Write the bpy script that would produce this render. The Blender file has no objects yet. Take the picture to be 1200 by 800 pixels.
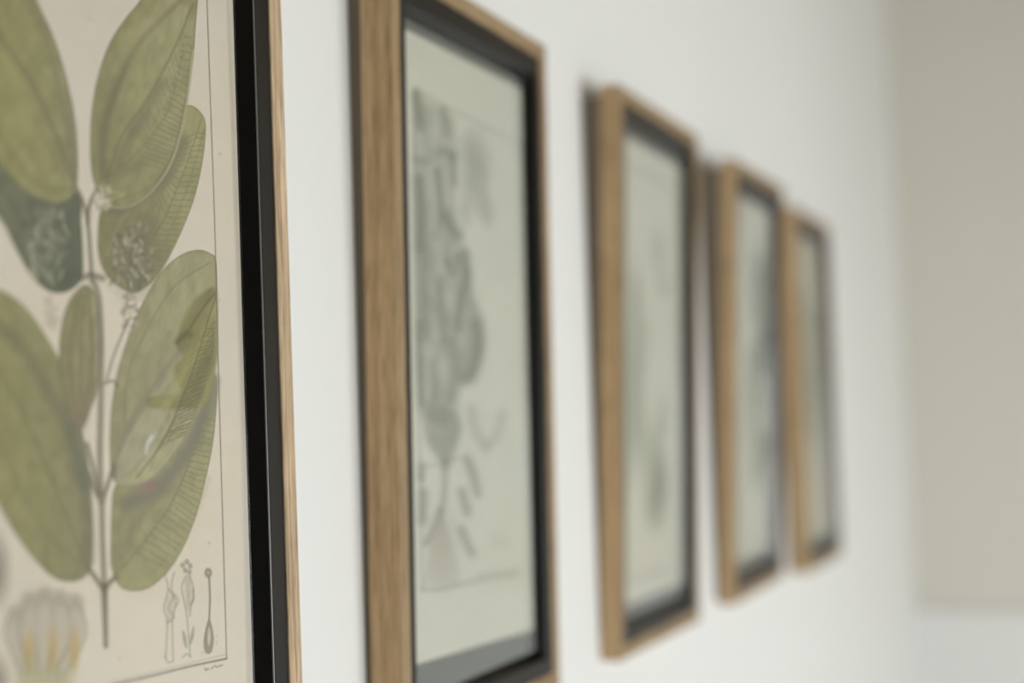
import bpy, bmesh, math, random
import numpy as np
from mathutils import Vector, Matrix

random.seed(7)
rng = np.random.default_rng(11)
scene = bpy.context.scene
COL = scene.collection

# ------------------------------------------------------------------ metrics (metres)
FRAME_H, FRAME_W, LIP = 0.500, 0.2512, 0.0118
CAM_Z = 1.45
FOCAL_PX = 1600.0
THETA, PITCH, ROLL, CAM_X = 0.41326, 0.05411, -0.03545, 0.42303
ROOM_W, ROOM_Y0, ROOM_Y1, ROOM_H = 2.8, -2.2, 3.122, 2.65

# ------------------------------------------------------------------ helpers
def srgb(r, g, b):
    f = lambda c: (c / 255) / 12.92 if c / 255 <= 0.04045 else ((c / 255 + 0.055) / 1.055) ** 2.4
    return (f(r), f(g), f(b), 1.0)

def link(o, parent=None):
    COL.objects.link(o)
    if parent:
        o.parent = parent
    return o

def obj(name, bm, mat, parent=None, smooth=False):
    me = bpy.data.meshes.new(name)
    bmesh.ops.recalc_face_normals(bm, faces=bm.faces[:])
    bm.to_mesh(me)
    bm.free()
    if smooth:
        for p in me.polygons:
            p.use_smooth = True
    me.materials.append(mat)
    return link(bpy.data.objects.new(name, me), parent)

def struct(name, bm, mat, parent=None):
    o = obj(name, bm, mat, parent)
    if parent is None:
        o['kind'] = 'structure'
    return o

def add_box(bm, x0, y0, z0, x1, y1, z1):
    v = [bm.verts.new(p) for p in ((x0, y0, z0), (x1, y0, z0), (x1, y1, z0), (x0, y1, z0),
                                   (x0, y0, z1), (x1, y0, z1), (x1, y1, z1), (x0, y1, z1))]
    for f in ((3, 2, 1, 0), (4, 5, 6, 7), (0, 1, 5, 4), (1, 2, 6, 5), (2, 3, 7, 6), (3, 0, 4, 7)):
        bm.faces.new([v[i] for i in f])

def box_bm(*a, bevel=0.0):
    bm = bmesh.new()
    add_box(bm, *a)
    if bevel:
        bmesh.ops.bevel(bm, geom=bm.edges[:], offset=bevel, segments=2, profile=0.5, affect='EDGES')
    return bm

# ------------------------------------------------------------------ materials
def new_mat(name):
    m = bpy.data.materials.new(name)
    m.use_nodes = True
    nt = m.node_tree
    return m, nt, nt.nodes['Principled BSDF']

def N(nt, t, **kw):
    n = nt.nodes.new(t)
    for k, v in kw.items():
        setattr(n, k, v)
    return n

def plain(name, col, rough=0.6, spec=0.5):
    m, nt, b = new_mat(name)
    b.inputs['Base Color'].default_value = col
    b.inputs['Roughness'].default_value = rough
    b.inputs['Specular IOR Level'].default_value = spec
    return m

def paint_mat(name, col, rough=0.75, bump=0.06, var=0.02, spec=0.3):
    m, nt, b = new_mat(name)
    tc = N(nt, 'ShaderNodeTexCoord')
    n1 = N(nt, 'ShaderNodeTexNoise'); n1.inputs['Scale'].default_value = 2.2; n1.inputs['Detail'].default_value = 3
    n2 = N(nt, 'ShaderNodeTexNoise'); n2.inputs['Scale'].default_value = 160; n2.inputs['Detail'].default_value = 4
    nt.links.new(tc.outputs['Object'], n1.inputs['Vector'])
    nt.links.new(tc.outputs['Object'], n2.inputs['Vector'])
    mx = N(nt, 'ShaderNodeMixRGB')
    mx.inputs[1].default_value = tuple(c * (1 - var) for c in col[:3]) + (1,)
    mx.inputs[2].default_value = tuple(min(1, c * (1 + var)) for c in col[:3]) + (1,)
    nt.links.new(n1.outputs['Fac'], mx.inputs[0])
    nt.links.new(mx.outputs[0], b.inputs['Base Color'])
    bp = N(nt, 'ShaderNodeBump'); bp.inputs['Strength'].default_value = bump; bp.inputs['Distance'].default_value = 0.002
    nt.links.new(n2.outputs['Fac'], bp.inputs['Height'])
    nt.links.new(bp.outputs[0], b.inputs['Normal'])
    b.inputs['Roughness'].default_value = rough
    b.inputs['Specular IOR Level'].default_value = spec
    return m

def oak_mat(name, axis, light, dark, freq=1.0):
    """Open-grained oak; axis is the direction the grain runs in object space."""
    m, nt, b = new_mat(name)
    tc = N(nt, 'ShaderNodeTexCoord')
    def mapped(across, along):
        mp = N(nt, 'ShaderNodeMapping')
        s = [across] * 3
        s[axis] = along
        mp.inputs['Scale'].default_value = s
        nt.links.new(tc.outputs['Object'], mp.inputs['Vector'])
        return mp
    oi = N(nt, 'ShaderNodeObjectInfo')
    # broad figure
    mp = mapped(210 * freq, 7)
    n1 = N(nt, 'ShaderNodeTexNoise', noise_dimensions='4D'); n1.inputs['Scale'].default_value = 1.0
    n1.inputs['Detail'].default_value = 3; n1.inputs['Distortion'].default_value = 0.6
    nt.links.new(mp.outputs[0], n1.inputs['Vector'])
    mul = N(nt, 'ShaderNodeMath', operation='MULTIPLY'); mul.inputs[1].default_value = 37.0
    nt.links.new(oi.outputs['Random'], mul.inputs[0]); nt.links.new(mul.outputs[0], n1.inputs['W'])
    cr = N(nt, 'ShaderNodeValToRGB')
    cr.color_ramp.elements[0].position = 0.36; cr.color_ramp.elements[0].color = dark
    cr.color_ramp.elements[1].position = 0.60; cr.color_ramp.elements[1].color = light
    nt.links.new(n1.outputs['Fac'], cr.inputs['Fac'])
    # fine pores
    mp2 = mapped(900 * freq, 40)
    n2 = N(nt, 'ShaderNodeTexNoise', noise_dimensions='4D'); n2.inputs['Scale'].default_value = 1.0
    n2.inputs['Detail'].default_value = 4
    nt.links.new(mp2.outputs[0], n2.inputs['Vector']); nt.links.new(mul.outputs[0], n2.inputs['W'])
    cr2 = N(nt, 'ShaderNodeValToRGB')
    cr2.color_ramp.elements[0].position = 0.34; cr2.color_ramp.elements[0].color = (0.52, 0.46, 0.40, 1)
    cr2.color_ramp.elements[1].position = 0.52; cr2.color_ramp.elements[1].color = (1, 1, 1, 1)
    nt.links.new(n2.outputs['Fac'], cr2.inputs['Fac'])
    mx = N(nt, 'ShaderNodeMixRGB', blend_type='MULTIPLY'); mx.inputs[0].default_value = 0.75
    nt.links.new(cr.outputs[0], mx.inputs[1]); nt.links.new(cr2.outputs[0], mx.inputs[2])
    nt.links.new(mx.outputs[0], b.inputs['Base Color'])
    bp = N(nt, 'ShaderNodeBump'); bp.inputs['Strength'].default_value = 0.35; bp.inputs['Distance'].default_value = 0.0006
    nt.links.new(n2.outputs['Fac'], bp.inputs['Height']); nt.links.new(bp.outputs[0], b.inputs['Normal'])
    b.inputs['Roughness'].default_value = 0.62
    b.inputs['Specular IOR Level'].default_value = 0.3
    return m

def glass_mat(name, tint=(0.985, 0.99, 0.985, 1)):
    m = bpy.data.materials.new(name); m.use_nodes = True
    nt = m.node_tree
    for n in list(nt.nodes):
        if n.type != 'OUTPUT_MATERIAL':
            nt.nodes.remove(n)
    out = nt.nodes['Material Output']
    tr = N(nt, 'ShaderNodeBsdfTransparent'); tr.inputs[0].default_value = tint
    gl = N(nt, 'ShaderNodeBsdfGlossy'); gl.inputs['Roughness'].default_value = 0.02
    fr = N(nt, 'ShaderNodeFresnel'); fr.inputs['IOR'].default_value = 1.5
    geo = N(nt, 'ShaderNodeNewGeometry')
    # a solid pane seen from its back face has the same reflectance as from its front
    inv = N(nt, 'ShaderNodeMix', data_type='FLOAT')
    inv.inputs[2].default_value = 1.5; inv.inputs[3].default_value = 1 / 1.5
    nt.links.new(geo.outputs['Backfacing'], inv.inputs[0])
    fr2 = N(nt, 'ShaderNodeFresnel')
    nt.links.new(inv.outputs[0], fr2.inputs['IOR'])
    mx = N(nt, 'ShaderNodeMixShader')
    nt.links.new(fr2.outputs[0], mx.inputs[0]); nt.links.new(tr.outputs[0], mx.inputs[1]); nt.links.new(gl.outputs[0], mx.inputs[2])
    nt.links.new(mx.outputs[0], out.inputs['Surface'])
    return m

def print_mat(name):
    """Inked paper: the colours of the artwork are stored on the sheet's own vertices."""
    m, nt, b = new_mat(name)
    at = N(nt, 'ShaderNodeAttribute'); at.attribute_name = 'ink'
    tc = N(nt, 'ShaderNodeTexCoord')
    n1 = N(nt, 'ShaderNodeTexNoise'); n1.inputs['Scale'].default_value = 420; n1.inputs['Detail'].default_value = 3
    nt.links.new(tc.outputs['Object'], n1.inputs['Vector'])
    cr = N(nt, 'ShaderNodeValToRGB')
    cr.color_ramp.elements[0].color = (0.95, 0.945, 0.93, 1); cr.color_ramp.elements[1].color = (1, 1, 1, 1)
    nt.links.new(n1.outputs['Fac'], cr.inputs['Fac'])
    mx = N(nt, 'ShaderNodeMixRGB', blend_type='MULTIPLY'); mx.inputs[0].default_value = 1
    nt.links.new(at.outputs['Color'], mx.inputs[1]); nt.links.new(cr.outputs[0], mx.inputs[2])
    nt.links.new(mx.outputs[0], b.inputs['Base Color'])
    b.inputs['Roughness'].default_value = 0.85
    b.inputs['Specular IOR Level'].default_value = 0.15
    return m

def oak_set(name, light, dark, k):
    """upright and level boards: outer side, and the front face (colour multiplied by k)"""
    lk, dk = tuple(c * k for c in light[:3]) + (1,), tuple(c * k for c in dark[:3]) + (1,)
    return (oak_mat(name + '_upright', 2, light, dark), oak_mat(name + '_level', 0, light, dark),
            oak_mat(name + '_face_upright', 2, lk, dk), oak_mat(name + '_face_level', 0, lk, dk))
OAKS = [oak_set('pale_oak', (0.69, 0.525, 0.35, 1), (0.36, 0.25, 0.15, 1), 1.0),
        oak_set('brown_oak', (0.72, 0.51, 0.29, 1), (0.53, 0.365, 0.20, 1), 0.56)]
M_black = plain('black_painted_wood', (0.013, 0.0105, 0.0075, 1), 0.45, 0.35)
M_bevel = plain('black_satin_bevel', (0.003, 0.003, 0.003, 1), 0.22, 0.5)
M_back = plain('brown_backing_board', (0.04, 0.03, 0.02, 1), 0.8, 0.2)
M_bead = plain('black_edge_highlight', (0.16, 0.16, 0.155, 1), 0.3, 0.6)  # lighter grey stands in for the edge highlight
M_mount = plain('slate_mount_card', (0.13, 0.135, 0.125, 1), 0.7, 0.3)
M_gap_shade = plain('gap_shade_brown', (0.20, 0.165, 0.125, 1), 0.75, 0.2)  # brown standing in for the shade behind the leaning frames
M_glass = glass_mat('picture_glass')
M_print = print_mat('inked_paper')
M_wall = paint_mat('white_emulsion', (0.83, 0.83, 0.815, 1))
M_far = paint_mat('greige_emulsion', (0.81, 0.785, 0.71, 1))
M_trim = paint_mat('white_satin_trim', (0.93, 0.93, 0.925, 1), rough=0.45, bump=0.02)
M_ceil = paint_mat('ceiling_buff', (0.34, 0.28, 0.19, 1))
M_rear = paint_mat('taupe_emulsion', (0.20, 0.18, 0.155, 1))
M_wire = plain('steel_wire', (0.35, 0.34, 0.32, 1), 0.35)

def floor_mat():
    m, nt, b = new_mat('oak_floorboards')
    tc = N(nt, 'ShaderNodeTexCoord')
    br = N(nt, 'ShaderNodeTexBrick'); br.inputs['Scale'].default_value = 1.0
    br.inputs['Brick Width'].default_value = 1.6; br.inputs['Row Height'].default_value = 0.14
    br.inputs['Mortar Size'].default_value = 0.003
    br.inputs['Color1'].default_value = (0.62, 0.54, 0.44, 1); br.inputs['Color2'].default_value = (0.56, 0.48, 0.385, 1)
    br.inputs['Mortar'].default_value = (0.08, 0.055, 0.035, 1)
    mp = N(nt, 'ShaderNodeMapping'); mp.inputs['Rotation'].default_value = (0, 0, math.pi / 2)
    nt.links.new(tc.outputs['Object'], mp.inputs['Vector']); nt.links.new(mp.outputs[0], br.inputs['Vector'])
    nt.links.new(br.outputs['Color'], b.inputs['Base Color'])
    b.inputs['Roughness'].default_value = 0.5
    return m

# ------------------------------------------------------------------ camera
cam_loc = Vector((CAM_X, 0, CAM_Z))
fw = Vector((-math.sin(THETA) * math.cos(PITCH), math.cos(THETA) * math.cos(PITCH), math.sin(PITCH)))
rt = Vector((math.cos(THETA), math.sin(THETA), 0))
up = rt.cross(fw)
r2 = rt * math.cos(ROLL) + up * math.sin(ROLL)
u2 = -rt * math.sin(ROLL) + up * math.cos(ROLL)
cd = bpy.data.cameras.new('camera')
cam = bpy.data.objects.new('camera', cd)
COL.objects.link(cam)
cam.matrix_world = Matrix(((r2.x, u2.x, -fw.x, cam_loc.x), (r2.y, u2.y, -fw.y, cam_loc.y),
                           (r2.z, u2.z, -fw.z, cam_loc.z), (0, 0, 0, 1)))
cd.sensor_width = 36
cd.lens = FOCAL_PX / 1200 * 36
cd.clip_start = 0.01
cd.dof.use_dof = True
cd.dof.focus_distance = 0.70
cd.dof.aperture_fstop = 2.5
scene.camera = cam

# ------------------------------------------------------------------ the room
def wall(name, mat, *b):
    return struct(name, box_bm(*b), mat)
T = 0.12
wall('floor', floor_mat(), -T, ROOM_Y0 - T, -0.1, ROOM_W + T, ROOM_Y1 + T, 0)
wall('ceiling', M_ceil, -T, ROOM_Y0 - T, ROOM_H, ROOM_W + T, ROOM_Y1 + T, ROOM_H + 0.1)
wall('wall_left', M_wall, -T, ROOM_Y0 - T, 0, 0, ROOM_Y1 + T, ROOM_H)
wall('wall_far', M_far, 0, ROOM_Y1, 0, ROOM_W, ROOM_Y1 + T, ROOM_H)
wall('wall_back', M_rear, 0, ROOM_Y0 - T, 0, ROOM_W, ROOM_Y0, ROOM_H)
# right-hand wall with a wide window opening
WY0, WY1, WZ0, WZ1 = -0.30, 2.05, 0.06, 1.50
bm = bmesh.new()
add_box(bm, ROOM_W, ROOM_Y0 - T, 0, ROOM_W + T, WY0, ROOM_H)
add_box(bm, ROOM_W, WY1, 0, ROOM_W + T, ROOM_Y1 + T, ROOM_H)
add_box(bm, ROOM_W, WY0, 0, ROOM_W + T, WY1, WZ0)
add_box(bm, ROOM_W, WY0, WZ1, ROOM_W + T, WY1, ROOM_H)
struct('wall_right', bm, M_wall)
bm = bmesh.new()
fx0, fx1 = ROOM_W + 0.04, ROOM_W + 0.09
for a in ((WY0, WZ0, WY1, WZ0 + 0.06), (WY0, WZ1 - 0.06, WY1, WZ1), (WY0, WZ0, WY0 + 0.06, WZ1), (WY1 - 0.06, WZ0, WY1, WZ1),
          (WY0 + 0.76, WZ0, WY0 + 0.81, WZ1), (WY0 + 1.54, WZ0, WY0 + 1.59, WZ1)):
    add_box(bm, fx0, a[0], a[1], fx1, a[2], a[3])
w = struct('window_1', bm, M_trim)
obj('window_pane', box_bm(fx0 + 0.02, WY0 + 0.05, WZ0 + 0.05, fx0 + 0.026, WY1 - 0.05, WZ1 - 0.05), M_glass, w)
struct('window_sill', box_bm(ROOM_W - 0.05, WY0 - 0.04, WZ0 - 0.03, ROOM_W + 0.04, WY1 + 0.04, WZ0, bevel=0.004), M_trim, w)
# low white panelling with its cap along the far wall
RAIL_Z = CAM_Z - 0.455
bm = box_bm(0, ROOM_Y1 - 0.018, 0, ROOM_W, ROOM_Y1, RAIL_Z)
struct('trim_1', bm, M_trim)
struct('baseboard_left', box_bm(0, ROOM_Y0, 0, 0.015, ROOM_Y1 - 0.036, 0.11, bevel=0.003), M_trim)

# ------------------------------------------------------------------ daylight
world = bpy.data.worlds.new('daylight'); scene.world = world
world.use_nodes = True
bg = world.node_tree.nodes['Background']
bg.inputs[0].default_value = (0.93, 0.97, 1.0, 1)
bg.inputs[1].default_value = 5.0
pl = bpy.data.lights.new('window_daylight', 'AREA')
pl.shape = 'RECTANGLE'; pl.size = WY1 - WY0 ; pl.size_y = WZ1 - WZ0
pl.cycles.is_portal = True
po = bpy.data.objects.new('window_daylight', pl); COL.objects.link(po)
po.matrix_world = Matrix.Translation((ROOM_W + 0.03, (WY0 + WY1) / 2, (WZ0 + WZ1) / 2)) @ \
    Matrix(((0, 0, 1, 0), (1, 0, 0, 0), (0, 1, 0, 0), (0, 0, 0, 1)))

# ------------------------------------------------------------------ ink painting on a sheet
def S2L(c):
    c = np.asarray(c, float) / 255
    return np.where(c <= 0.04045, c / 12.92, ((c + 0.055) / 1.055) ** 2.4)

def catmull(pts, closed=True, n=8):
    P = np.array(pts, float)
    if closed:
        Q = np.vstack([P[-1], P, P[0], P[1]])
    else:
        Q = np.vstack([2 * P[0] - P[1], P, 2 * P[-1] - P[-2]])
    out = []
    for i in range(1, len(Q) - 2):
        p0, p1, p2, p3 = Q[i - 1], Q[i], Q[i + 1], Q[i + 2]
        for k in range(n):
            t = k / n
            out.append(0.5 * (2 * p1 + (p2 - p0) * t + (2 * p0 - 5 * p1 + 4 * p2 - p3) * t * t + (3 * p1 - p0 - 3 * p2 + p3) * t ** 3))
    if not closed:
        out.append(P[-1])
    return np.array(out)

def vnoise(x, y, seed):
    xi, yi = np.floor(x).astype(np.int64), np.floor(y).astype(np.int64)
    xf, yf = x - xi, y - yi
    def h(a, b):
        v = np.sin(a * 127.1 + b * 311.7 + seed * 74.7) * 43758.5453
        return v - np.floor(v)
    u, v = xf * xf * (3 - 2 * xf), yf * yf * (3 - 2 * yf)
    return (h(xi, yi) * (1 - u) + h(xi + 1, yi) * u) * (1 - v) + (h(xi, yi + 1) * (1 - u) + h(xi + 1, yi + 1) * u) * v

class Sheet:
    """Painting surface. X, Y: drawing coordinates of every vertex of the sheet."""
    def __init__(self, X, Y, paper):
        self.X, self.Y = X.ravel(), Y.ravel()
        n = vnoise(self.X / 60, self.Y / 60, 1) * 0.6 + vnoise(self.X / 17, self.Y / 17, 2) * 0.4
        self.C = np.array(paper, float)[None, :] * (0.985 + 0.03 * n[:, None])
        n3 = vnoise(self.X / 90, self.Y / 90, 5)[:, None]
        self.C += (n3 - 0.5) * np.array([2.0, 0.0, -5.0])
    def sel(self, P, m):
        x0, y0 = P.min(0) - m; x1, y1 = P.max(0) + m
        return np.nonzero((self.X > x0) & (self.X < x1) & (self.Y > y0) & (self.Y < y1))[0]
    def dist(self, idx, P, closed):
        x, y = self.X[idx], self.Y[idx]
        d2 = np.full(len(idx), 1e18); tt = np.zeros(len(idx))
        n = len(P)
        last = n if closed else n - 1
        for i in range(last):
            a, b = P[i], P[(i + 1) % n]
            ab = b - a; L = ab @ ab + 1e-12
            t = np.clip(((x - a[0]) * ab[0] + (y - a[1]) * ab[1]) / L, 0, 1)
            d = (x - a[0] - t * ab[0]) ** 2 + (y - a[1] - t * ab[1]) ** 2
            better = d < d2
            d2 = np.where(better, d, d2); tt = np.where(better, (i + t) / last, tt)
        return np.sqrt(d2), tt
    def inside(self, idx, P):
        x, y = self.X[idx], self.Y[idx]
        c = np.zeros(len(idx), bool)
        for i in range(len(P)):
            a, b = P[i], P[(i + 1) % len(P)]
            if a[1] == b[1]:
                continue
            cond = (a[1] > y) != (b[1] > y)
            c ^= cond & (x < (b[0] - a[0]) * (y - a[1]) / (b[1] - a[1]) + a[0])
        return c
    def blend(self, idx, a, col):
        a = np.clip(a, 0, 1)[:, None]
        self.C[idx] = self.C[idx] * (1 - a) + np.asarray(col, float) * a
    def stroke(self, pts, w, col, alpha=1.0, soft=0.7, taper=None, curve=True):
        P = catmull(pts, False, 6) if curve and len(pts) > 2 else np.array(pts, float)
        idx = self.sel(P, w + soft + 1)
        if not len(idx): return
        d, t = self.dist(idx, P, False)
        ww = w if taper is None else taper[0] + (taper[1] - taper[0]) * t
        self.blend(idx, alpha * np.clip((ww / 2 + soft - d) / (2 * soft) , 0, 1), col)
    def blob(self, x, y, rx, ry, col, alpha=1.0, soft=0.4, ang=0):
        R = max(rx, ry) * 1.5
        idx = np.nonzero((np.abs(self.X - x) < R) & (np.abs(self.Y - y) < R))[0]
        if not len(idx): return
        dx, dy = self.X[idx] - x, self.Y[idx] - y
        c, s = math.cos(ang), math.sin(ang)
        q = np.sqrt(((dx * c + dy * s) / rx) ** 2 + ((-dx * s + dy * c) / ry) ** 2)
        self.blend(idx, alpha * np.clip((1 + soft - q) / (2 * soft), 0, 1), col)
    def shape(self, pts, col, alpha=1.0, edge=None, edge_a=0.5, edge_w=1.4, shade=None, closed_curve=True, soft=0.7):
        P = catmull(pts, True, 7) if closed_curve else np.array(pts, float)
        idx = self.sel(P, 3)
        if not len(idx): return None
        d, _ = self.dist(idx, P, True)
        ins = self.inside(idx, P)
        sd = np.where(ins, d, -d)
        a = np.clip((sd + soft) / (2 * soft), 0, 1)
        col = np.array(col, float)
        c = np.repeat(col[None, :], len(idx), 0)
        x, y = self.X[idx], self.Y[idx]
        if shade:
            c = shade(c, x, y, sd)
        n = vnoise(x / 9, y / 14, 3)[:, None] - 0.5
        n2 = vnoise((x + 0.35 * y) / 1.6, (y - 0.3 * x) / 9, 9)[:, None] - 0.5
        c = c * (1 + 0.10 * n + 0.07 * n2)
        self.blend(idx, alpha * a, c)
        if edge is not None:
            self.blend(idx, edge_a * np.clip((edge_w - d) / edge_w, 0, 1) * (sd > -edge_w * 0.5), edge)
        return P

def along(P, t):
    """point and unit tangent at parameter t on a polyline"""
    f = t * (len(P) - 1); i = min(int(f), len(P) - 2); q = f - i
    p = P[i] * (1 - q) + P[i + 1] * q
    d = P[i + 1] - P[i]; d = d / (np.hypot(*d) + 1e-9)
    return p, d

def cross_veins(S, A, B, n, col, alpha, w=0.5, wig=2.0, t0=0.05, t1=0.95, droop=0.05):
    """fine wavy veinlets running from line A to line B"""
    A = catmull(A, False, 8); B = catmull(B, False, 8)
    for k in range(n):
        t = t0 + (t1 - t0) * (k + 0.3 * random.random()) / n
        a, _ = along(A, t); b, _ = along(B, min(1, t + droop))
        m = []
        for j in range(6):
            q = j / 5
            p = a * (1 - q) + b * q
            s = (random.random() - 0.5) * wig * (0 < j < 5)
            m.append((p[0] + s * 0.5, p[1] + s * (1.0 if j % 2 else -0.6)))
        S.stroke(m, w, col, alpha, 0.45)

def flower_cluster(S, cx, cy, rx, ry, n, cols, alpha, size=2.2):
    for _ in range(n):
        a = random.random() * 6.283; r = math.sqrt(random.random())
        x, y = cx + rx * r * math.cos(a), cy + ry * r * math.sin(a)
        c = random.choice(cols)
        S.blob(x, y, size * (0.7 + 0.8 * random.random()), size * (1.0 + 1.3 * random.random()), c,
               alpha * (0.5 + 0.5 * random.random()), 0.5, random.random() * 3)

# colours of the inks
G1, G2, G3 = (143, 146, 96), (128, 136, 94), (152, 153, 104)
DARKG, BLUEG, INK = (92, 100, 72), (96, 110, 92), (88, 84, 70)

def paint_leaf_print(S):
    """large-leaved branch drawn and hand coloured; drawing units as in the traced plate"""
    def sh(ax, ay, c0, c1, span, cx, cy, col2=None, amt=0.5):
        # a gentle change of wash across the leaf from (cx,cy) along (ax,ay)
        def f(c, x, y, sd):
            t = np.clip(((x - cx) * ax + (y - cy) * ay) / span * 0.5 + 0.5, 0, 1)[:, None]
            out = np.array(c0, float) * (1 - t) + np.array(c1, float) * t
            if col2 is not None:
                e = np.exp(-np.clip(sd, 0, None) / 9.0)[:, None] * amt
                out = out * (1 - e) + np.array(col2, float) * e
            return out
        return f
    V = (104, 104, 76)
    VV = (106, 106, 76)
    # --- dark leaf behind, left, with pale flowers on it
    S.shape([(-60, 120), (-20, 150), (30, 205), (89, 225), (95, 262), (97, 300), (96, 325), (85, 338), (69, 343), (52, 338), (35, 320),
             (18, 290), (4, 262), (-20, 232), (-70, 185)], BLUEG, 1, INK, 0.35,
            shade=sh(1, 0.3, (112, 117, 90), (92, 99, 78), 60, 55, 280, (100, 106, 82), 0.3))
    S.stroke([(0, 215), (30, 265), (60, 320), (84, 334)], 3, (80, 90, 76), 0.4, 2.5)
    flower_cluster(S, 56, 282, 23, 42, 150, [(150, 150, 126), (140, 142, 118), (112, 116, 94)], 0.4, 2.6)
    for _ in range(46):
        x, y = 56 + random.uniform(-22, 20), 282 + random.uniform(-44, 42)
        S.stroke([(x, y), (x + random.uniform(-7, 7), y + random.uniform(5, 13))], 2.4, random.choice([(176, 174, 148), (160, 160, 134), (92, 98, 78)]), 0.75, 0.9)
    # --- right middle leaf, behind
    S.shape([(200, 135), (217, 124), (230, 127), (240, 141), (240, 165), (236, 195), (228, 230), (215, 265), (200, 297), (185, 322),
             (171, 336), (157, 343), (140, 336), (125, 322), (116, 300), (115, 270), (119, 245), (135, 225), (180, 190)], G1, 1, INK, 0.45,
            shade=sh(1, -0.6, (122, 126, 86), (152, 153, 102), 70, 175, 240, (138, 140, 88), 0.5))
    S.stroke([(150, 325), (185, 270), (214, 205), (236, 140)], 1.2, V, 0.55, 0.8)
    S.stroke([(125, 300), (140, 262), (170, 225), (196, 190)], 2.2, (172, 170, 120), 0.5, 1.4)
    S.stroke([(214, 165), (198, 203), (176, 226), (150, 242), (128, 246)], 12, (112, 108, 88), 0.7, 5)
    S.stroke([(176, 262), (158, 290), (150, 320)], 14, (104, 106, 78), 0.45, 8)
    cross_veins(S, [(150, 325), (185, 270), (214, 205), (236, 140)], [(176, 332), (208, 280), (231, 215), (241, 150)], 25, VV, 0.64, 1.0, 2.6)
    S.stroke([(160, 338), (196, 278), (222, 212), (239, 152)], 1.2, VV, 0.45, 0.8)
    cross_veins(S, [(158, 256), (184, 230), (207, 195), (222, 150)], [(165, 305), (190, 262), (214, 205), (232, 150)], 19, VV, 0.51, 1.0, 2.6)
    S.blob(158, 300, 26, 36, (116, 118, 88), 0.6, 0.7)
    for _ in range(40):
        x, y = 158 + random.uniform(-26, 18), 302 + random.uniform(-30, 34)
        S.stroke([(x, y), (x + random.uniform(-5, 5), y + random.uniform(4, 10))], 2.4, random.choice([(188, 184, 156), (170, 166, 136), (98, 98, 76)]), 0.75, 0.7)
    flower_cluster(S, 160, 300, 22, 38, 120, [(174, 170, 140), (150, 150, 116), (104, 102, 80), (112, 112, 86)], 0.6, 1.9)
    # --- top left leaf
    S.shape([(-25, -170), (5, -90), (32, -25), (48, 12), (62, 42), (74, 78), (83, 115), (89, 155), (91, 192), (89, 219), (82, 232),
             (68, 238), (48, 234), (28, 222), (8, 202), (-14, 170), (-45, 100), (-70, 10), (-60, -100)], G1, 1, INK, 0.5,
            shade=sh(1, -0.2, (146, 148, 88), (138, 144, 98), 60, 20, 100, (128, 134, 96), 0.45))
    S.stroke([(-20, 15), (8, 55), (35, 92), (62, 150), (86, 212)], 5, (104, 108, 82), 0.6, 4)
    S.stroke([(24, -30), (52, 40), (70, 105), (80, 160), (88, 210)], 4, (112, 118, 92), 0.5, 4)
    S.stroke([(-10, 140), (20, 190), (50, 220), (84, 222)], 5, (112, 112, 74), 0.4, 4)
    S.stroke([(80, 120), (84, 160), (80, 200)], 8, (104, 120, 98), 0.4, 5)
    # --- top centre leaf
    S.shape([(195, -45), (165, 0), (147, 22), (130, 48), (117, 82), (109, 120), (106, 160), (107, 195), (112, 218), (124, 235), (140, 242),
             (158, 238), (175, 225), (190, 205), (203, 180), (213, 150), (220, 112), (226, 70), (229, 30), (231, -10), (222, -60)], G1, 1, INK, 0.45,
            shade=sh(1, -0.4, (136, 139, 92), (152, 154, 106), 60, 165, 120, (132, 136, 90), 0.5))
    S.stroke([(118, 216), (121, 165), (135, 110), (160, 55), (200, 12), (222, -8)], 4.5, (112, 112, 82), 0.5, 3)
    S.stroke([(124, 214), (142, 160), (172, 118), (205, 55), (226, 5)], 2.2, (102, 104, 74), 0.6, 1.5)
    S.stroke([(140, 190), (150, 165), (170, 132), (188, 98)], 9, (106, 108, 84), 0.6, 6)
    S.stroke([(122, 205), (120, 165), (130, 118), (146, 80)], 8, (102, 106, 82), 0.6, 5)
    S.stroke([(124, 208), (145, 200), (168, 192)], 10, (112, 114, 84), 0.5, 6)
    S.stroke([(126, 242), (150, 242), (176, 226), (199, 194), (212, 155), (221, 108), (226, 60)], 2.2, (168, 172, 128), 0.85, 1.2)
    S.stroke([(140, 234), (176, 218), (200, 184), (214, 132), (225, 55)], 1.0, V, 0.5, 0.8)
    S.stroke([(126, 205), (160, 180), (196, 130), (215, 60)], 1.2, V, 0.4, 1.0)
    cross_veins(S, [(158, 198), (184, 150), (203, 95), (219, 25)], [(186, 212), (207, 168), (218, 115), (226, 35)], 23, VV, 0.59, 1.0, 2.6)
    cross_veins(S, [(150, 176), (178, 118), (205, 62), (220, 18)], [(160, 198), (185, 150), (206, 90), (222, 24)], 16, VV, 0.34, 1.0, 2.6)
    S.stroke([(120, 214), (130, 224), (146, 228), (120, 236)], 1.6, (176, 172, 132), 0.6, 1.2)
    # --- lower left giant leaf
    S.shape([(-60, 330), (-25, 330), (0, 340), (20, 352), (40, 374), (60, 405), (78, 440), (90, 480), (99, 520), (105, 562), (108, 610),
             (108, 655), (103, 672), (90, 680), (72, 680), (55, 670), (35, 648), (15, 620), (-2, 590), (-30, 540), (-80, 450)], G2, 1, INK, 0.45,
            shade=sh(1, -0.1, (138, 144, 90), (126, 134, 92), 60, 40, 520, (118, 126, 92), 0.35))
    S.stroke([(-20, 372), (20, 400), (52, 448), (78, 505), (96, 570)], 11, (98, 106, 84), 0.6, 7)
    S.stroke([(80, 480), (94, 540), (103, 610), (104, 655)], 10, (98, 108, 88), 0.55, 7)
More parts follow.
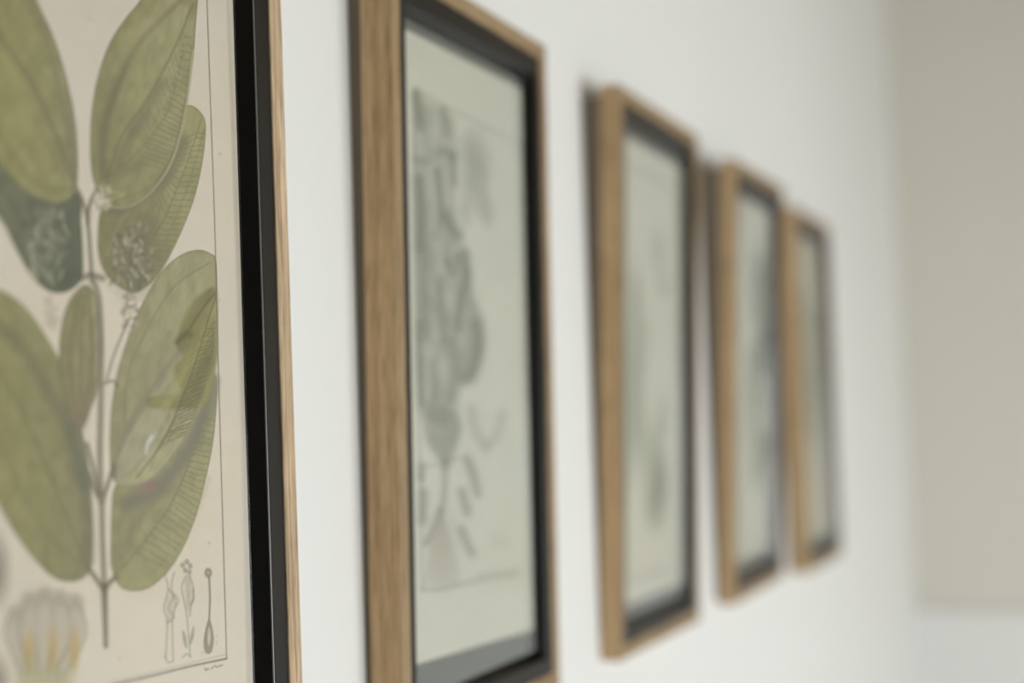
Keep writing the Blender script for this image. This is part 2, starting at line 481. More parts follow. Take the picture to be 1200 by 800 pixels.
    S.stroke([(-20, 410), (15, 460), (45, 525), (72, 590), (102, 664)], 3.5, (106, 112, 80), 0.6, 2.5)
    S.stroke([(-25, 480), (10, 540), (45, 610), (98, 668)], 3, (112, 118, 84), 0.4, 2.5)
    S.stroke([(-5, 345), (22, 358), (45, 386), (66, 424)], 5, (152, 152, 92), 0.5, 4)
    # --- small centre leaf
    S.shape([(98, 334), (112, 345), (119, 370), (121, 410), (116, 450), (106, 480), (96, 502), (86, 493), (75, 465), (70, 430), (71, 390),
             (80, 355)], G2, 1, INK, 0.45, shade=sh(0, 1, (138, 138, 92), (138, 132, 96), 80, 95, 420, (120, 122, 86), 0.4))
    for dx in (-12, 0, 12):
        S.stroke([(98 + dx * 0.3, 345), (96 + dx, 390), (95 + dx, 430), (94 + dx * 0.3, 490)], 1.8, (100, 98, 70), 0.5, 1.3)
    S.blob(94, 488, 8, 13, (136, 116, 94), 0.5, 0.8)
    # --- lower right leaf
    S.shape([(253, 440), (253, 480), (249, 520), (241, 560), (230, 602), (215, 640), (196, 670), (175, 688), (155, 692), (140, 686),
             (132, 668), (130, 640), (131, 600), (134, 572), (150, 560), (175, 555), (210, 510), (238, 462)], G3, 1, INK, 0.5,
            shade=sh(1, 0.2, (138, 142, 96), (150, 152, 104), 60, 190, 600, (142, 142, 92), 0.4))
    S.stroke([(136, 672), (165, 640), (200, 590), (222, 540), (240, 480)], 1.4, V, 0.6, 0.9)
    S.stroke([(134, 660), (142, 610), (158, 575)], 7, (112, 116, 84), 0.45, 5)
    S.stroke([(247, 446), (238, 488), (221, 526), (200, 556), (176, 578), (148, 590)], 17, (118, 119, 98), 0.85, 6)
    S.stroke([(142, 650), (160, 612), (190, 575)], 9, (112, 115, 90), 0.5, 6)
    S.stroke([(245, 560), (226, 610), (204, 652), (170, 684)], 4, (156, 156, 106), 0.35, 3)
    cross_veins(S, [(150, 658), (198, 592), (222, 540), (243, 470)], [(176, 684), (222, 622), (242, 554), (252, 486)], 25, VV, 0.64, 1.0, 2.6)
    cross_veins(S, [(160, 640), (184, 600), (210, 552), (237, 490)], [(164, 655), (194, 600), (218, 552), (240, 495)], 16, VV, 0.38, 0.9, 2.6)
    S.blob(170, 568, 15, 10, (144, 118, 102), 0.75, 0.4, 0.2)
    S.blob(177, 564, 7, 6, (140, 106, 94), 0.5, 0.5, 0.2)
    # --- large right leaf with an olive area free of glass reflection
    S.shape([(232, 293), (246, 297), (253, 306), (254, 345), (252, 385), (247, 424), (238, 462), (222, 502), (205, 531), (185, 555),
             (165, 567), (146, 569), (133, 561), (129, 535), (130, 490), (135, 450), (143, 418), (155, 383), (170, 350), (190, 318),
             (212, 299)], G3, 1, INK, 0.5, shade=sh(0.7, -0.4, (140, 145, 104), (150, 152, 108), 60, 195, 430, (136, 140, 92), 0.35))
    # grey-green underside
    S.shape([(238, 462), (222, 502), (205, 531), (185, 555), (165, 567), (146, 569), (134, 560), (146, 520), (168, 488), (196, 470), (222, 462)],
            (150, 158, 124), 0.75, None, soft=3)
    S.stroke([(250, 418), (236, 460), (219, 500), (202, 527), (182, 550), (162, 562), (142, 564)], 5, (166, 168, 124), 0.7, 3)
    S.stroke([(133, 556), (142, 520), (165, 475), (200, 425), (215, 405)], 6, (114, 122, 100), 0.65, 4)
    S.stroke([(136, 545), (160, 500), (190, 455), (215, 425)], 2.2, (160, 168, 132), 0.6, 1.6)
    S.stroke([(145, 500), (150, 440), (175, 380), (205, 335), (245, 308)], 1.3, V, 0.55, 0.9)
    # broad right margin of the leaf, and the midrib beside it
    S.shape([(253, 352), (253, 425), (240, 462), (222, 500), (205, 530), (184, 554), (164, 566), (140, 562), (160, 548), (190, 506), (212, 458), (230, 405)],
            (160, 162, 116), 0.8, (112, 112, 84), 0.35, 1.3, soft=2.0)
    # deeper olive where the glass reflection is missing, painted into the leaf
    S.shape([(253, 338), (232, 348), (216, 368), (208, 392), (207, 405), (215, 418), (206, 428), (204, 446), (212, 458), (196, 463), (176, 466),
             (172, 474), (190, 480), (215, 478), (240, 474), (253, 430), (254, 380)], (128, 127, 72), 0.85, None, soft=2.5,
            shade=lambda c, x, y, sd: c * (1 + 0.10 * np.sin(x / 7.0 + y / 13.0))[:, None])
    S.stroke([(207, 402), (222, 385), (240, 358), (252, 344)], 2.2, (86, 84, 44), 0.6, 1.4)
    S.stroke([(208, 400), (216, 392), (224, 392)], 6, (84, 84, 46), 0.5, 3)
    S.stroke([(205, 425), (204, 440), (208, 458)], 3.5, (158, 156, 92), 0.5, 2)
    S.stroke([(177, 472), (188, 468), (196, 472), (190, 476)], 5, (158, 156, 92), 0.5, 3)
    S.stroke([(160, 560), (188, 522), (210, 476), (229, 424), (246, 368), (253, 348)], 1.4, (88, 88, 58), 0.75, 0.8)
    cross_veins(S, [(190, 520), (211, 476), (230, 424), (246, 372)], [(210, 522), (234, 472), (248, 424), (253, 380)], 26, (98, 98, 66), 0.8, 1.0, 2.6)
    S.stroke([(150, 560), (184, 512), (206, 466)], 1.0, V, 0.4, 0.9)
    cross_veins(S, [(190, 528), (214, 482), (232, 432), (248, 372)], [(208, 526), (232, 476), (246, 424), (253, 372)], 25, (96, 96, 62), 0.68, 1.0, 2.6)
    cross_veins(S, [(176, 540), (200, 495), (216, 448), (231, 385)], [(187, 534), (212, 486), (230, 436), (246, 380)], 22, (100, 100, 66), 0.51, 0.9, 2.6)
    S.stroke([(178, 512), (173, 520), (171, 531)], 3.2, (205, 214, 200), 0.95, 1.4, taper=(4.5, 2.0))  # whitish glint, painted into the leaf colour
    S.stroke([(181, 510), (176, 520), (172, 534)], 8, (176, 186, 160), 0.4, 4)
    # --- stems
    ST, SD = (128, 122, 96), (98, 90, 72)
    for a in ([(89, 219), (97, 236), (103, 262), (106, 300), (108, 330)], [(113, 222), (105, 240), (103, 262)]):
        S.stroke(a, 4.5, SD, 0.65, 1.0); S.stroke(a, 2.0, ST, 0.8, 0.8)
    S.stroke([(96, 326), (106, 322), (120, 326)], 6, (92, 88, 68), 0.7, 3)
    S.stroke([(108, 326), (116, 352), (118, 410), (118, 470), (117, 530), (118, 580)], 7.5, SD, 0.5, 1.4)
    S.stroke([(108, 326), (116, 352), (118, 410), (118, 470), (117, 530), (118, 580)], 4.5, (142, 138, 112), 0.85, 1.0)
    S.stroke([(110, 345), (113, 420), (112, 520)], 1.2, (200, 194, 168), 0.6, 0.8)
    for a in ([(102, 520), (110, 552), (119, 590)], [(134, 545), (128, 562), (119, 590)], [(104, 555), (110, 572), (119, 588)]):
        S.stroke(a, 5, SD, 0.6, 1.6); S.stroke(a, 2.4, ST, 0.7, 1.0)
    S.stroke([(119, 580), (120, 630), (122, 685)], 6.5, SD, 0.6, 1.2); S.stroke([(119, 580), (120, 630), (122, 685)], 3.6, (146, 140, 112), 0.85, 1.0)
    for a in ([(104, 666), (112, 677), (122, 692)], [(135, 676), (128, 683), (122, 692)]):
        S.stroke(a, 6, SD, 0.65, 1.2); S.stroke(a, 3, (130, 132, 96), 0.7, 1.0)
    S.stroke([(122, 688), (123, 720), (124, 757)], 8, (104, 94, 74), 0.85, 0.9, taper=(8, 5)); S.stroke([(121, 690), (122, 720), (123, 755)], 2.5, (150, 146, 108), 0.55, 1)
    # flowering stalks
    S.stroke([(125, 446), (132, 420), (143, 392), (152, 372)], 2.2, SD, 0.65, 0.9)
    flower_cluster(S, 152, 366, 9, 24, 50, [(170, 164, 136), (132, 126, 104), (112, 106, 84), (190, 184, 156)], 0.7, 1.8)
    S.stroke([(121, 450), (132, 446), (137, 452)], 3, SD, 0.6, 1.2)
    flower_cluster(S, 120, 232, 10, 16, 46, [(190, 184, 156), (160, 154, 122), (120, 114, 90), (204, 196, 170)], 0.7, 2.0)
    flower_cluster(S, 60, 368, 8, 24, 26, [(168, 160, 138), (178, 170, 146)], 0.45, 2.4)
    # --- cut-open flower, lower left
    for k, (x, top) in enumerate(((18, 715), (34, 700), (52, 694), (70, 698), (88, 702))):
        bx = 50 + (x - 52) * 0.55
        S.stroke([(x, top), (x + (x - 52) * 0.12, 740), (bx + (x - 52) * 0.2, 780), (bx, 815)], 14, (150, 146, 118), 0.42, 4)
        S.stroke([(x - 7, top + 8), (x - 8 + (x - 52) * 0.12, 745), (bx - 6, 790)], 2.2, (124, 116, 98), 0.55, 1.6)
        S.stroke([(x + 7, top + 8), (x + 8 + (x - 52) * 0.12, 745), (bx + 6, 790)], 2.2, (124, 116, 98), 0.5, 1.6)
        S.blob(x, top + 4, 9, 8, (150, 140, 122), 0.5, 0.8)
    for x in (34, 62, 87):
        S.blob(x, 760, 5.5, 20, (188, 156, 92), 0.75, 0.6)
        S.blob(x - 1, 775, 5, 18, (160, 156, 96), 0.5, 0.7)
    S.shape([(24, 790), (80, 788), (74, 830), (30, 830)], (170, 170, 122), 0.6, None, soft=4)
    S.blob(-4, 668, 12, 34, (130, 120, 104), 0.7, 0.6)
    S.blob(-6, 800, 14, 26, (130, 120, 104), 0.7, 0.6)
    # --- three small outline dissections, lower right
    L = (116, 108, 90)
    def ln(p, w=1.0, a=0.75): S.stroke(p, w, L, a, 0.6)
    ln([(193, 672), (197, 690), (192, 712), (196, 730), (194, 772)]); ln([(204, 670), (201, 688), (206, 706), (202, 728), (203, 774)])
    ln([(198, 690), (203, 700), (197, 712), (204, 722), (195, 730)], 1.4); ln([(205, 696), (209, 704), (205, 712)]); ln([(193, 768), (197, 776), (203, 774)])
    S.shape([(194, 700), (204, 700), (203, 726), (196, 728)], (170, 164, 138), 0.5, None, soft=2)
    ln([(218, 674), (213, 688), (216, 705), (219, 722), (221, 745), (223, 769)]); ln([(222, 674), (227, 690), (225, 706), (222, 722)])
    for x, y in ((214, 662), (219, 658), (223, 663), (217, 668), (222, 670)):
        S.blob(x, y, 2.4, 2.8, L, 0.75, 0.4); S.blob(x, y, 1.0, 1.2, (196, 188, 162), 0.7, 0.4)
    S.shape([(217, 678), (224, 678), (223, 712), (219, 712)], (160, 154, 128), 0.6, None, soft=2)
    S.shape([(214, 738), (218, 746), (219, 760), (215, 752)], (138, 132, 106), 0.8, None, soft=1); S.shape([(227, 733), (227, 746), (222, 756), (224, 742)], (138, 132, 106), 0.8, None, soft=1)
    ln([(214, 770), (219, 766), (224, 770)], 1.0); ln([(226, 690), (227, 702), (223, 708)], 1.4)
    ln([(245, 676), (246, 700), (245, 728)], 2.2, 0.8); S.blob(244, 671, 4.2, 5.4, L, 0.8, 0.3); S.blob(244, 671, 1.6, 2.2, (190, 184, 158), 0.7, 0.4)
    S.shape([(245, 726), (249, 738), (250, 752), (247, 764), (241, 764), (239, 752), (241, 738)], (128, 122, 94), 0.85, L, 0.5)
    S.shape([(245, 734), (247, 744), (245, 756), (243, 746)], (196, 192, 166), 0.8, None, soft=0.8)
    for x, y in ((239, 757), (237, 763), (253, 744), (253, 751)):
        S.stroke([(x, y), (x + 1, y + 3)], 0.8, L, 0.5, 0.5)
    S.stroke([(266, -20), (274, 180), (281.5, 370), (289, 600), (293.5, 810)], 4, (164, 156, 136), 0.38, 1.5, taper=(3, 8))  # shade along the sheet's right edge, painted into the paper
    # --- plate border and engraver's scribble
    S.stroke([(241, -40), (242.5, 0), (247, 130), (251.5, 260), (255, 400), (259.5, 560), (263, 680), (265.5, 771)], 1.1, (92, 86, 74), 0.8, 0.5)
    S.stroke([(265.5, 771.5), (225, 780), (180, 791), (130, 803), (-40, 846), (-200, 888)], 2.0, (86, 80, 68), 0.75, 0.7)
    S.stroke([(264.5, 766.5), (225, 776), (180, 787), (130, 799)], 0.8, (120, 112, 96), 0.45, 0.5)
    x = 240.0
    pts = []
    while x < 263:
        pts.append((x, 784 - (x - 240) * 0.25 + (random.random() - 0.5) * 4.0)); x += 1.3
    for q in (pts[0:5], pts[6:14], pts[14:17], pts[17:]):
        S.stroke(q, 1.0, (92, 86, 76), 0.85, 0.45)
    for x, y in ((105, 22), (258, 180), (256, 352), (140, 772), (245, 636)):
        S.blob(x, y, 1.6, 1.8, (150, 140, 116), 0.35, 0.6)

def paint_tuber_print(S):
    """tall pale plate: leafy clump over a root, inside a ruled border (units of its own plate)"""
    D, M, Lt, GY = (98, 104, 86), (126, 131, 110), (194, 195, 176), (150, 152, 134)
    S.shape([(486, 112), (500, 120), (526, 134), (533, 160), (532, 200), (534, 260), (548, 300), (556, 345), (566, 380), (566, 420), (556, 446), (540, 452),
             (534, 480), (520, 500), (505, 490), (492, 478), (488, 380), (486, 250)], (146, 150, 129), 0.72, None, soft=6)
    def st(pts, w, c, a=0.6, soft=None): S.stroke(pts, w, c, a * 0.85, soft or 1.2 + w * 0.55)
    # pale petals and stems
    for p, w in (([(491, 150), (493, 182)], 9), ([(505, 115), (510, 150), (508, 170)], 8), ([(515, 140), (522, 165)], 7), ([(503, 195), (508, 235), (512, 262)], 10),
                 ([(520, 185), (524, 215), (520, 250)], 8), ([(512, 285), (520, 318)], 7), ([(500, 320), (508, 345)], 6), ([(536, 290), (528, 330)], 6),
                 ([(546, 365), (540, 405)], 7), ([(526, 345), (530, 360)], 11), ([(502, 405), (508, 440)], 12), ([(520, 425), (526, 450)], 12), ([(506, 370), (512, 395)], 6),
                 ([(500, 455), (504, 472)], 6)):
        st(p, w, Lt, 0.7)
    # darker leaves
    for p, w, c in (([(487, 110), (490, 130), (493, 150)], 7, D), ([(520, 128), (523, 156)], 6, M), ([(488, 186), (500, 190)], 7, M), ([(516, 178), (530, 183)], 7, M),
                    ([(531, 180), (532, 215)], 5, D), ([(490, 210), (493, 250), (492, 290)], 8, D), ([(512, 200), (516, 235), (516, 262)], 5, D),
                    ([(522, 250), (530, 268), (538, 275)], 8, D), ([(495, 290), (498, 340), (497, 395)], 10, M), ([(545, 296), (547, 325), (540, 350), (538, 385)], 7, D),
                    ([(524, 305), (530, 322), (536, 300)], 5, D), ([(514, 330), (518, 370), (520, 400)], 7, M), ([(559, 378), (561, 405), (552, 436), (546, 444)], 10, D),
                    ([(491, 378), (492, 430), (494, 474)], 5, (104, 116, 106)), ([(507, 425), (510, 455), (506, 474)], 6, M), ([(530, 400), (534, 430), (528, 465)], 9, M),
                    ([(548, 350), (546, 400), (542, 430)], 5, GY)):
        st(p, w, c, 0.7)
    # grey flower head, upper right, and a faint spray below it
    for x, y, rx, ry in ((552, 175, 9, 16), (562, 196, 9, 18), (556, 216, 11, 22), (566, 238, 7, 16), (545, 250, 6, 14), (572, 250, 6, 14), (555, 190, 14, 30)):
        S.blob(x, y, rx, ry, (156, 159, 140), 0.5, 0.9)
    # root crown and lower leaves
    S.shape([(498, 482), (514, 476), (532, 480), (541, 500), (536, 520), (528, 545), (520, 548), (512, 535), (500, 515)], (146, 149, 131), 0.8, None, soft=4)
    for p, w in (([(552, 480), (558, 505), (568, 522)], 9), ([(589, 484), (583, 508), (570, 524)], 7)):
        st(p, w, (158, 161, 142), 0.75)
    st([(521, 540), (521, 575), (517, 600)], 5, (124, 126, 108), 0.75)
    st([(512, 545), (498, 548), (494, 575)], 3, GY, 0.5)
    for p, w in (([(516, 598), (509, 618), (500, 636)], 6), ([(494, 545), (493, 560)], 6), ([(496, 578), (495, 610)], 8), ([(548, 538), (554, 555), (560, 578)], 7),
                 ([(541, 576), (548, 600)], 7), ([(541, 620), (547, 636), (553, 648)], 7)):
        st(p, w, (116, 118, 100), 0.75)
    st([(530, 538), (546, 538), (556, 560)], 3, GY, 0.6)
    for k in range(12):
        x = 496 + k * 3.9
        S.stroke([(517 + (x - 518) * 0.12, 606), (518 + (x - 518) * 0.6, 645), (x, 686)], 1.4, (158, 152, 134), 0.55, 1.0)
    S.blob(519, 645, 13, 36, (172, 166, 148), 0.5, 0.8)
    # ruled border
    B = (112, 110, 96)
    for p in ([(485, 106), (495, 691)], [(485, 106), (612, 170)], [(612, 170), (624, 676)]):
        S.stroke(p, 2.0, B, 0.35, 1.2, curve=False)
    S.stroke([(494, 691), (515, 690), (560, 680), (608, 672)], 2.6, B, 0.5, 1.4)
    S.stroke([(560, 674), (606, 667)], 4, B, 0.22, 2)
    for q in range(4):
        S.stroke([(578 + q * 6, 622 + (q % 2) * 10), (579 + q * 6, 640)], 2, B, 0.22, 1.4)

def paint_simple(kind):
    """plates seen far out of focus: unit square drawing coordinates 0..100 x 0..200"""
    def f(S):
        random.seed(20 + kind)
        B = (118, 116, 100)
        for p in ([(12, 14), (88, 14)], [(88, 14), (88, 186)], [(88, 186), (12, 186)], [(12, 186), (12, 14)]):
            S.stroke(p, 0.9, B, 0.5, 0.5, curve=False)
        if kind == 0:
            S.stroke([(30, 60), (32, 100), (42, 140), (50, 168)], 2, (110, 116, 92), 0.8, 1)
            for x, y, rx, ry, a in ((20, 95, 7, 26, 0.1), (28, 118, 8, 24, -0.3), (16, 130, 6, 18, 0.3), (36, 92, 6, 16, 0.5), (54, 132, 9, 9, 0.4),
                                    (62, 146, 9, 8, 0.2), (48, 156, 8, 7, -0.3), (66, 120, 8, 10, 0.5), (25, 70, 6, 14, -.2), (70, 60, 8, 5, 0), (60, 45, 7, 8, 0)):
                S.blob(x, y, rx, ry, random.choice([(150, 160, 144), (158, 164, 146), (146, 154, 134)]), 0.6, 0.7, a)
            S.blob(60, 150, 12, 14, (132, 136, 116), 0.85, 0.5, 0.4)
        elif kind == 1:
            for i in range(26):
                S.blob(52 + random.random() * 30, 25 + random.random() * 120, 5 + random.random() * 6, 8 + random.random() * 10,
                       random.choice([(92, 106, 98), (112, 124, 112), (128, 136, 116)]), 0.7, 0.5, random.random() * 2)
            S.stroke([(66, 40), (62, 100), (56, 165)], 2, (104, 104, 84), 0.8, 1)
        else:
            for i in range(24):
                S.blob(30 + random.random() * 45, 40 + random.random() * 95, 5 + random.random() * 6, 7 + random.random() * 10,
                       random.choice([(130, 132, 104), (146, 144, 112), (112, 118, 92)]), 0.7, 0.5, random.random() * 2)
            S.stroke([(52, 60), (50, 120), (52, 172)], 2, (104, 100, 78), 0.8, 1)
    return f

def photo_px(P):
    """drawing coordinates used when tracing the two nearest plates from the photograph"""
    v = P - np.array(cam_loc)
    z = v @ np.array(fw)
    return 600 + FOCAL_PX * (v @ np.array(r2)) / z, 400 - FOCAL_PX * (v @ np.array(u2)) / z

# ------------------------------------------------------------------ a framed picture
def rail_bm(x0, x1, z0, z1, inn, y_front, y_back, side):
    """one mitred rail of the oak moulding; outer rectangle x0..x1 z0..z1, inn = face width"""
    o = {'l': ((x0, z0), (x0, z1)), 'r': ((x1, z1), (x1, z0)), 't': ((x0, z1), (x1, z1)), 'b': ((x1, z0), (x0, z0))}[side]
    ix0, ix1, iz0, iz1 = x0 + inn, x1 - inn, z0 + inn, z1 - inn
    i = {'l': ((ix0, iz0), (ix0, iz1)), 'r': ((ix1, iz1), (ix1, iz0)), 't': ((ix0, iz1), (ix1, iz1)), 'b': ((ix1, iz0), (ix0, iz0))}[side]
    bm = bmesh.new()
    fr = [bm.verts.new((p[0], y_front, p[1])) for p in (o[0], o[1], i[1], i[0])]
    bk = [bm.verts.new((p[0], y_back, p[1])) for p in (o[0], o[1], i[1], i[0])]
    bm.faces.new(fr); bm.faces.new(bk[::-1])
    for a in range(4):
        b_ = (a + 1) % 4
        bm.faces.new((fr[a], bk[a], bk[b_], fr[b_]))
    bm.edges.ensure_lookup_table()
    es = [e for e in bm.edges if (e.verts[0] in fr[:2] and e.verts[1] in fr[:2]) or (e.verts[0] in fr[2:] and e.verts[1] in fr[2:])]
    bmesh.ops.bevel(bm, geom=es, offset=0.0007, segments=2, profile=0.5, affect='EDGES')
    return bm

def ring_bm(rects):
    """rings of faces joining nested rectangles (x0, x1, z0, z1, y)"""
    bm = bmesh.new()
    loops = [[bm.verts.new((x, r[4], z)) for x, z in ((r[0], r[2]), (r[1], r[2]), (r[1], r[3]), (r[0], r[3]))] for r in rects]
    for A, B in zip(loops, loops[1:]):
        for k in range(4):
            bm.faces.new((A[k], A[(k + 1) % 4], B[(k + 1) % 4], B[k]))
    return bm

def closed_ring(rects):
    bm = ring_bm(rects + [rects[0]])
    bmesh.ops.remove_doubles(bm, verts=bm.verts[:], dist=1e-6)
    return bm

def framed_picture(p, painter, paper, step, px_space, label, H=FRAME_H, wash=(1, 1, 1), oak=1, side=0.0085, mount=(0.012, 0.012), grey=0.0):
    M_oak_v, M_oak_h, M_face_v, M_face_h = OAKS[oak]
    y0, zc, gt, gb, ro, dd = p
    gb = max(gb, 0.0006)
    depth = 0.0180 + dd
    t = (gt - gb) / H
    ez = Vector((t, 0, 1)).normalized(); n = Vector((1, 0, -t)).normalized(); ex = Vector((0, 1, 0))
    ax = ex * math.cos(ro) + ez * math.sin(ro)
    az = -ex * math.sin(ro) + ez * math.cos(ro)
    base = Vector(((gt + gb) / 2, y0 + FRAME_W / 2, zc + CAM_Z)) - az * (H / 2)
    t_ = bpy.data.objects.new('framed_print', None)
    t_.empty_display_size = 0.05
    COL.objects.link(t_)
    ay = -n
    t_.matrix_world = Matrix(((ax.x, ay.x, az.x, base.x), (ax.y, ay.y, az.y, base.y), (ax.z, ay.z, az.z, base.z), (0, 0, 0, 1)))
    t_['label'] = label
    t_['category'] = 'picture frame'
    t_['group'] = 'oak framed botanical prints in a row on the white wall'
    X0, X1, Z0, Z1 = -FRAME_W / 2, FRAME_W / 2, 0.0, H
    yf = -depth
    for s, m in (('l', M_oak_v), ('r', M_oak_v), ('t', M_oak_h), ('b', M_oak_h)):
        ra = obj('frame_rail', rail_bm(X0, X1, Z0, Z1, LIP, yf, 0.0, s), m, t_)
        ra.data.materials.append(M_face_v if s in 'lr' else M_face_h)
        for pf in ra.data.polygons:
            if pf.normal.y < -0.6:
                pf.material_index = 1
    # flat black inner frame, a little below the oak face, wider above and below
    OS, OB, OT = side, 0.0120, 0.0135      # face width at the sides, bottom and top
    BA, BD = 0.0062, 0.0092         # inward run and drop of the bevel
    yb = yf + 0.0010
    ins = lambda a, b, t2, y: (X0 + LIP + a, X1 - LIP - a, Z0 + LIP + b, Z1 - LIP - t2, y)
    liner = closed_ring([ins(0, 0, 0, yb), ins(OS - 0.0004, OB - 0.0004, OT - 0.0004, yb), ins(OS, OB, OT, yb + 0.0004),
                         ins(OS, OB, OT, yb + 0.0042), ins(0, 0, 0, yb + 0.0042)])
    obj('inner_frame', liner, M_black, t_)
    # thin bead between the flat and the bevel, edge highlight in its colour
    e = 0.0005
    bead = closed_ring([ins(OS - 0.0001, OB - 0.0001, OT - 0.0001, yb + 0.0009), ins(OS + 0.0001, OB + 0.0001, OT + 0.0001, yb + 0.0002),
                        ins(OS + e, OB + e, OT + e, yb + 0.0004), ins(OS + e + 0.0001, OB + e + 0.0001, OT + e + 0.0001, yb + 0.0010)])
    obj('edge_bead', bead, M_bead if oak == 0 else M_bevel, t_)
    # satin bevel falling to the sheet
    bev = closed_ring([ins(OS - 0.003, OB - 0.003, OT - 0.003, yb + 0.0044), ins(OS, OB, OT, yb + 0.0012), ins(OS + 0.0004, OB + 0.0004, OT + 0.0004, yb + 0.0010),
                       ins(OS + BA, OB + BA, OT + BA, yb + BD), ins(OS + BA, OB + BA, OT + BA, yb + BD + 0.0006), ins(OS - 0.003, OB - 0.003, OT - 0.003, yb + BD + 0.0006)])
    obj('bevelled_fillet', bev, M_bevel, t_)
    r = ins(OS + BA + 0.0002, OB + BA + 0.0002, OT + BA + 0.0002, 0)
    gy = yb + BD - 0.0012
    obj('glass_pane', box_bm(r[0], gy, r[2], r[1], gy + 0.0008, r[3]), M_glass, t_)
    # slate grey mount showing below and above the sheet
    MT = 0.0065
    bm = bmesh.new()
    m0, m1 = yb + BD - 0.0003, yb + BD + 0.0000
    v = [bm.verts.new(q) for q in ((r[0], m0, r[2]), (r[1], m0, r[2]), (r[1], m0, r[2] + mount[1]), (r[0], m0, r[2] + mount[0]),
                                   (r[0], m1, r[2]), (r[1], m1, r[2]), (r[1], m1, r[2] + mount[1]), (r[0], m1, r[2] + mount[0]))]
    for f in ((0, 1, 2, 3), (7, 6, 5, 4), (0, 4, 5, 1), (1, 5, 6, 2), (2, 6, 7, 3), (3, 7, 4, 0)):
        bm.faces.new([v[k] for k in f])
    obj('mount_strip', bm, M_mount, t_)
    obj('mount_strip', box_bm(r[0], yb + BD - 0.0003, r[3] - MT, r[1], yb + BD + 0.0000, r[3]), M_mount, t_)
    # sheet of paper carrying the drawing
    py = yb + BD + 0.0001
    px0, px1, pz0, pz1 = r[0], r[1], r[2], r[3]
    nx, nz = int((px1 - px0) / step[0]) + 2, int((pz1 - pz0) / step[1]) + 2
    gx, gz = np.linspace(px0, px1, nx), np.linspace(pz0, pz1, nz)
    GX, GZ = np.meshgrid(gx, gz)
    co = np.stack([GX.ravel(), np.full(nx * nz, py), GZ.ravel()], 1)
    if px_space:
        A = np.array(ax); Y = np.array(ay); Z = np.array(az)
        Wc = np.array(base) + co[:, :1] * A + co[:, 1:2] * Y + co[:, 2:] * Z
        U, V = photo_px(Wc)
    else:
        U = (co[:, 0] - px0) / (px1 - px0) * 100; V = (pz1 - co[:, 2]) / (pz1 - pz0) * 200
    S = Sheet(U, V, paper)
    painter(S)
    if grey:
        gr = np.clip(S.C[:, 1] - S.C[:, 0], 0, 14)
        S.C[:, 0] += (gr * 0.9 + 2.0) * np.clip((S.C[:, 1] - S.C[:, 2] - 22) / 12, 0, 1)
        S.C = S.C * (1 - grey) + (S.C @ np.array([0.34, 0.52, 0.14]))[:, None] * np.array([1.01, 1.0, 0.95]) * grey
    me = bpy.data.meshes.new('print')
    i = np.arange(nx * nz).reshape(nz, nx)
    quads = np.stack([i[:-1, :-1], i[:-1, 1:], i[1:, 1:], i[1:, :-1]], -1).reshape(-1, 4)
    me.vertices.add(nx * nz); me.vertices.foreach_set('co', co.ravel())
    me.loops.add(quads.size); me.loops.foreach_set('vertex_index', quads.ravel().astype(np.int32))
    me.polygons.add(len(quads)); me.polygons.foreach_set('loop_start', (np.arange(len(quads)) * 4).astype(np.int32))
    me.update(calc_edges=True)
    att = me.color_attributes.new('ink', 'FLOAT_COLOR', 'POINT')
    rgba = np.ones((nx * nz, 4)); rgba[:, :3] = np.clip(S2L(np.clip(S.C, 0, 255)) * np.array(wash), 0, 0.9)
    att.data.foreach_set('color', rgba.ravel().astype(np.float32))
    me.materials.append(M_print)
    po_ = link(bpy.data.objects.new('print', me), t_)
    obj('backing_board', box_bm(X0 + LIP, py + 0.0006, Z0 + LIP, X1 - LIP, min(py + 0.003, -0.0006), Z1 - LIP), M_back, t_)
    # added tapered brown wedge that darkens the gap between frame and wall
    g0, g1 = gb + (gt - gb) * 0.01, gt * 0.985 - 0.0004
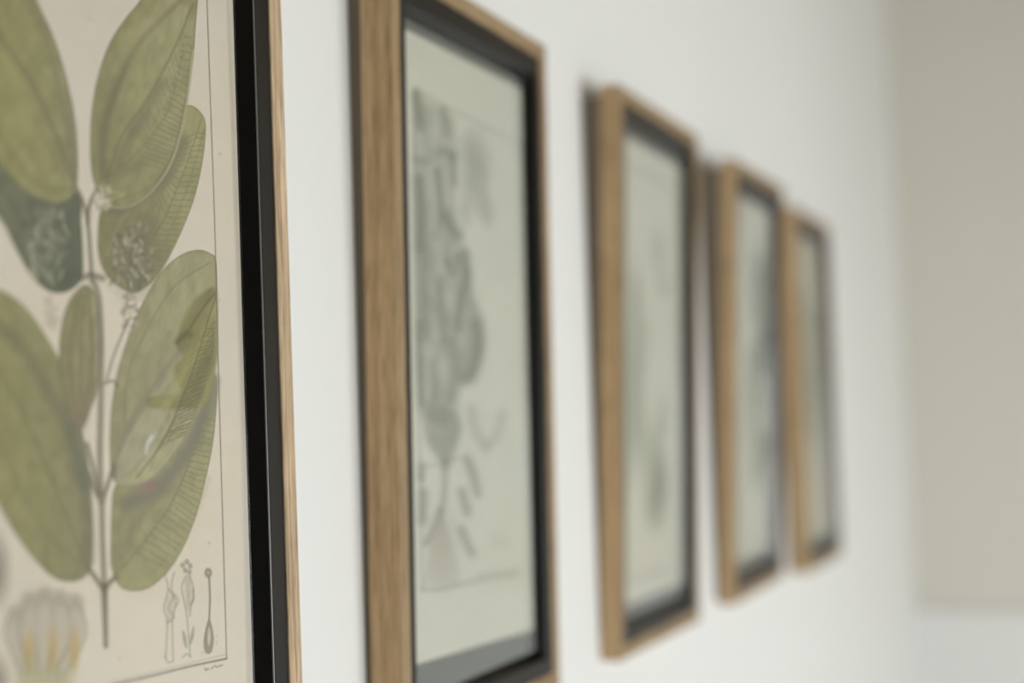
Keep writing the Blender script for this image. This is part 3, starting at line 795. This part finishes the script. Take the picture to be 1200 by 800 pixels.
    if g1 > 0.002:
        sx, zt = 0.001, H - 0.009
        g1 = gb + (gt - gb) * zt / H
        bm = bmesh.new()
        v = [bm.verts.new(q) for q in ((X0 + sx, 0.0, 0.004), (X1 - sx, 0.0, 0.004), (X1 - sx, 0.0, zt), (X0 + sx, 0.0, zt),
                                       (X0 + sx, g0 * 0.9, 0.004), (X1 - sx, g0 * 0.9, 0.004), (X1 - sx, g1 * 0.965, zt), (X0 + sx, g1 * 0.965, zt))]
        for f in ((0, 1, 2, 3), (7, 6, 5, 4), (0, 4, 5, 1), (1, 5, 6, 2), (2, 6, 7, 3), (3, 7, 4, 0)):
            bm.faces.new([v[k] for k in f])
        obj('gap_shade_wedge', bm, M_gap_shade, t_)
    return t_

PAPER1 = (205, 198, 173)
PAPER2 = (203, 204, 184)
FR = [  # near edge y, centre height, gap at top, gap at bottom, roll in the wall plane, extra depth
    (0.37351, 0.04061, 0.00064, 0.00304, 0.00134, 0.0),
    (0.72647, 0.04073, 0.01014, 0.00334, -0.00275, 0.00352),
    (1.13416, 0.03607, 0.01945, 0.00060, -0.01000, -0.00072),
    (1.50800, 0.03150, 0.03000, 0.00500, 0.00400, -0.00250),
    (1.88600, 0.02300, 0.01150, 0.00750, -0.00158, 0.00200)]
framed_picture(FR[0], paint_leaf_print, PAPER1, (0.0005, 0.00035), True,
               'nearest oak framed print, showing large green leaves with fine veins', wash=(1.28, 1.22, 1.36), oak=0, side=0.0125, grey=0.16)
framed_picture(FR[1], paint_tuber_print, PAPER2, (0.0009, 0.0007), True,
               'second nearest oak framed print, a pale plate of a leafy clump above roots', H=0.4935, wash=(1.09, 1.06, 1.16), mount=(0.023, 0.0155))
framed_picture(FR[2], paint_simple(0), (214, 211, 198), (0.0015, 0.0015), False,
               'middle oak frame of the row, leaning out from the wall at its top', H=0.507)
framed_picture(FR[3], paint_simple(1), (214, 213, 203), (0.0015, 0.0015), False,
               'second oak frame from the far end, dark growth along its right side', H=0.503)
framed_picture(FR[4], paint_simple(2), (204, 198, 178), (0.0015, 0.0015), False,
               'farthest and smallest looking oak framed print, beside the room corner', H=0.507)

# ------------------------------------------------------------------ view
scene.view_settings.view_transform = 'Standard'
scene.view_settings.look = 'None'
scene.view_settings.gamma = 1
scene.view_settings.use_curve_mapping = False
scene.view_settings.exposure = 0.81
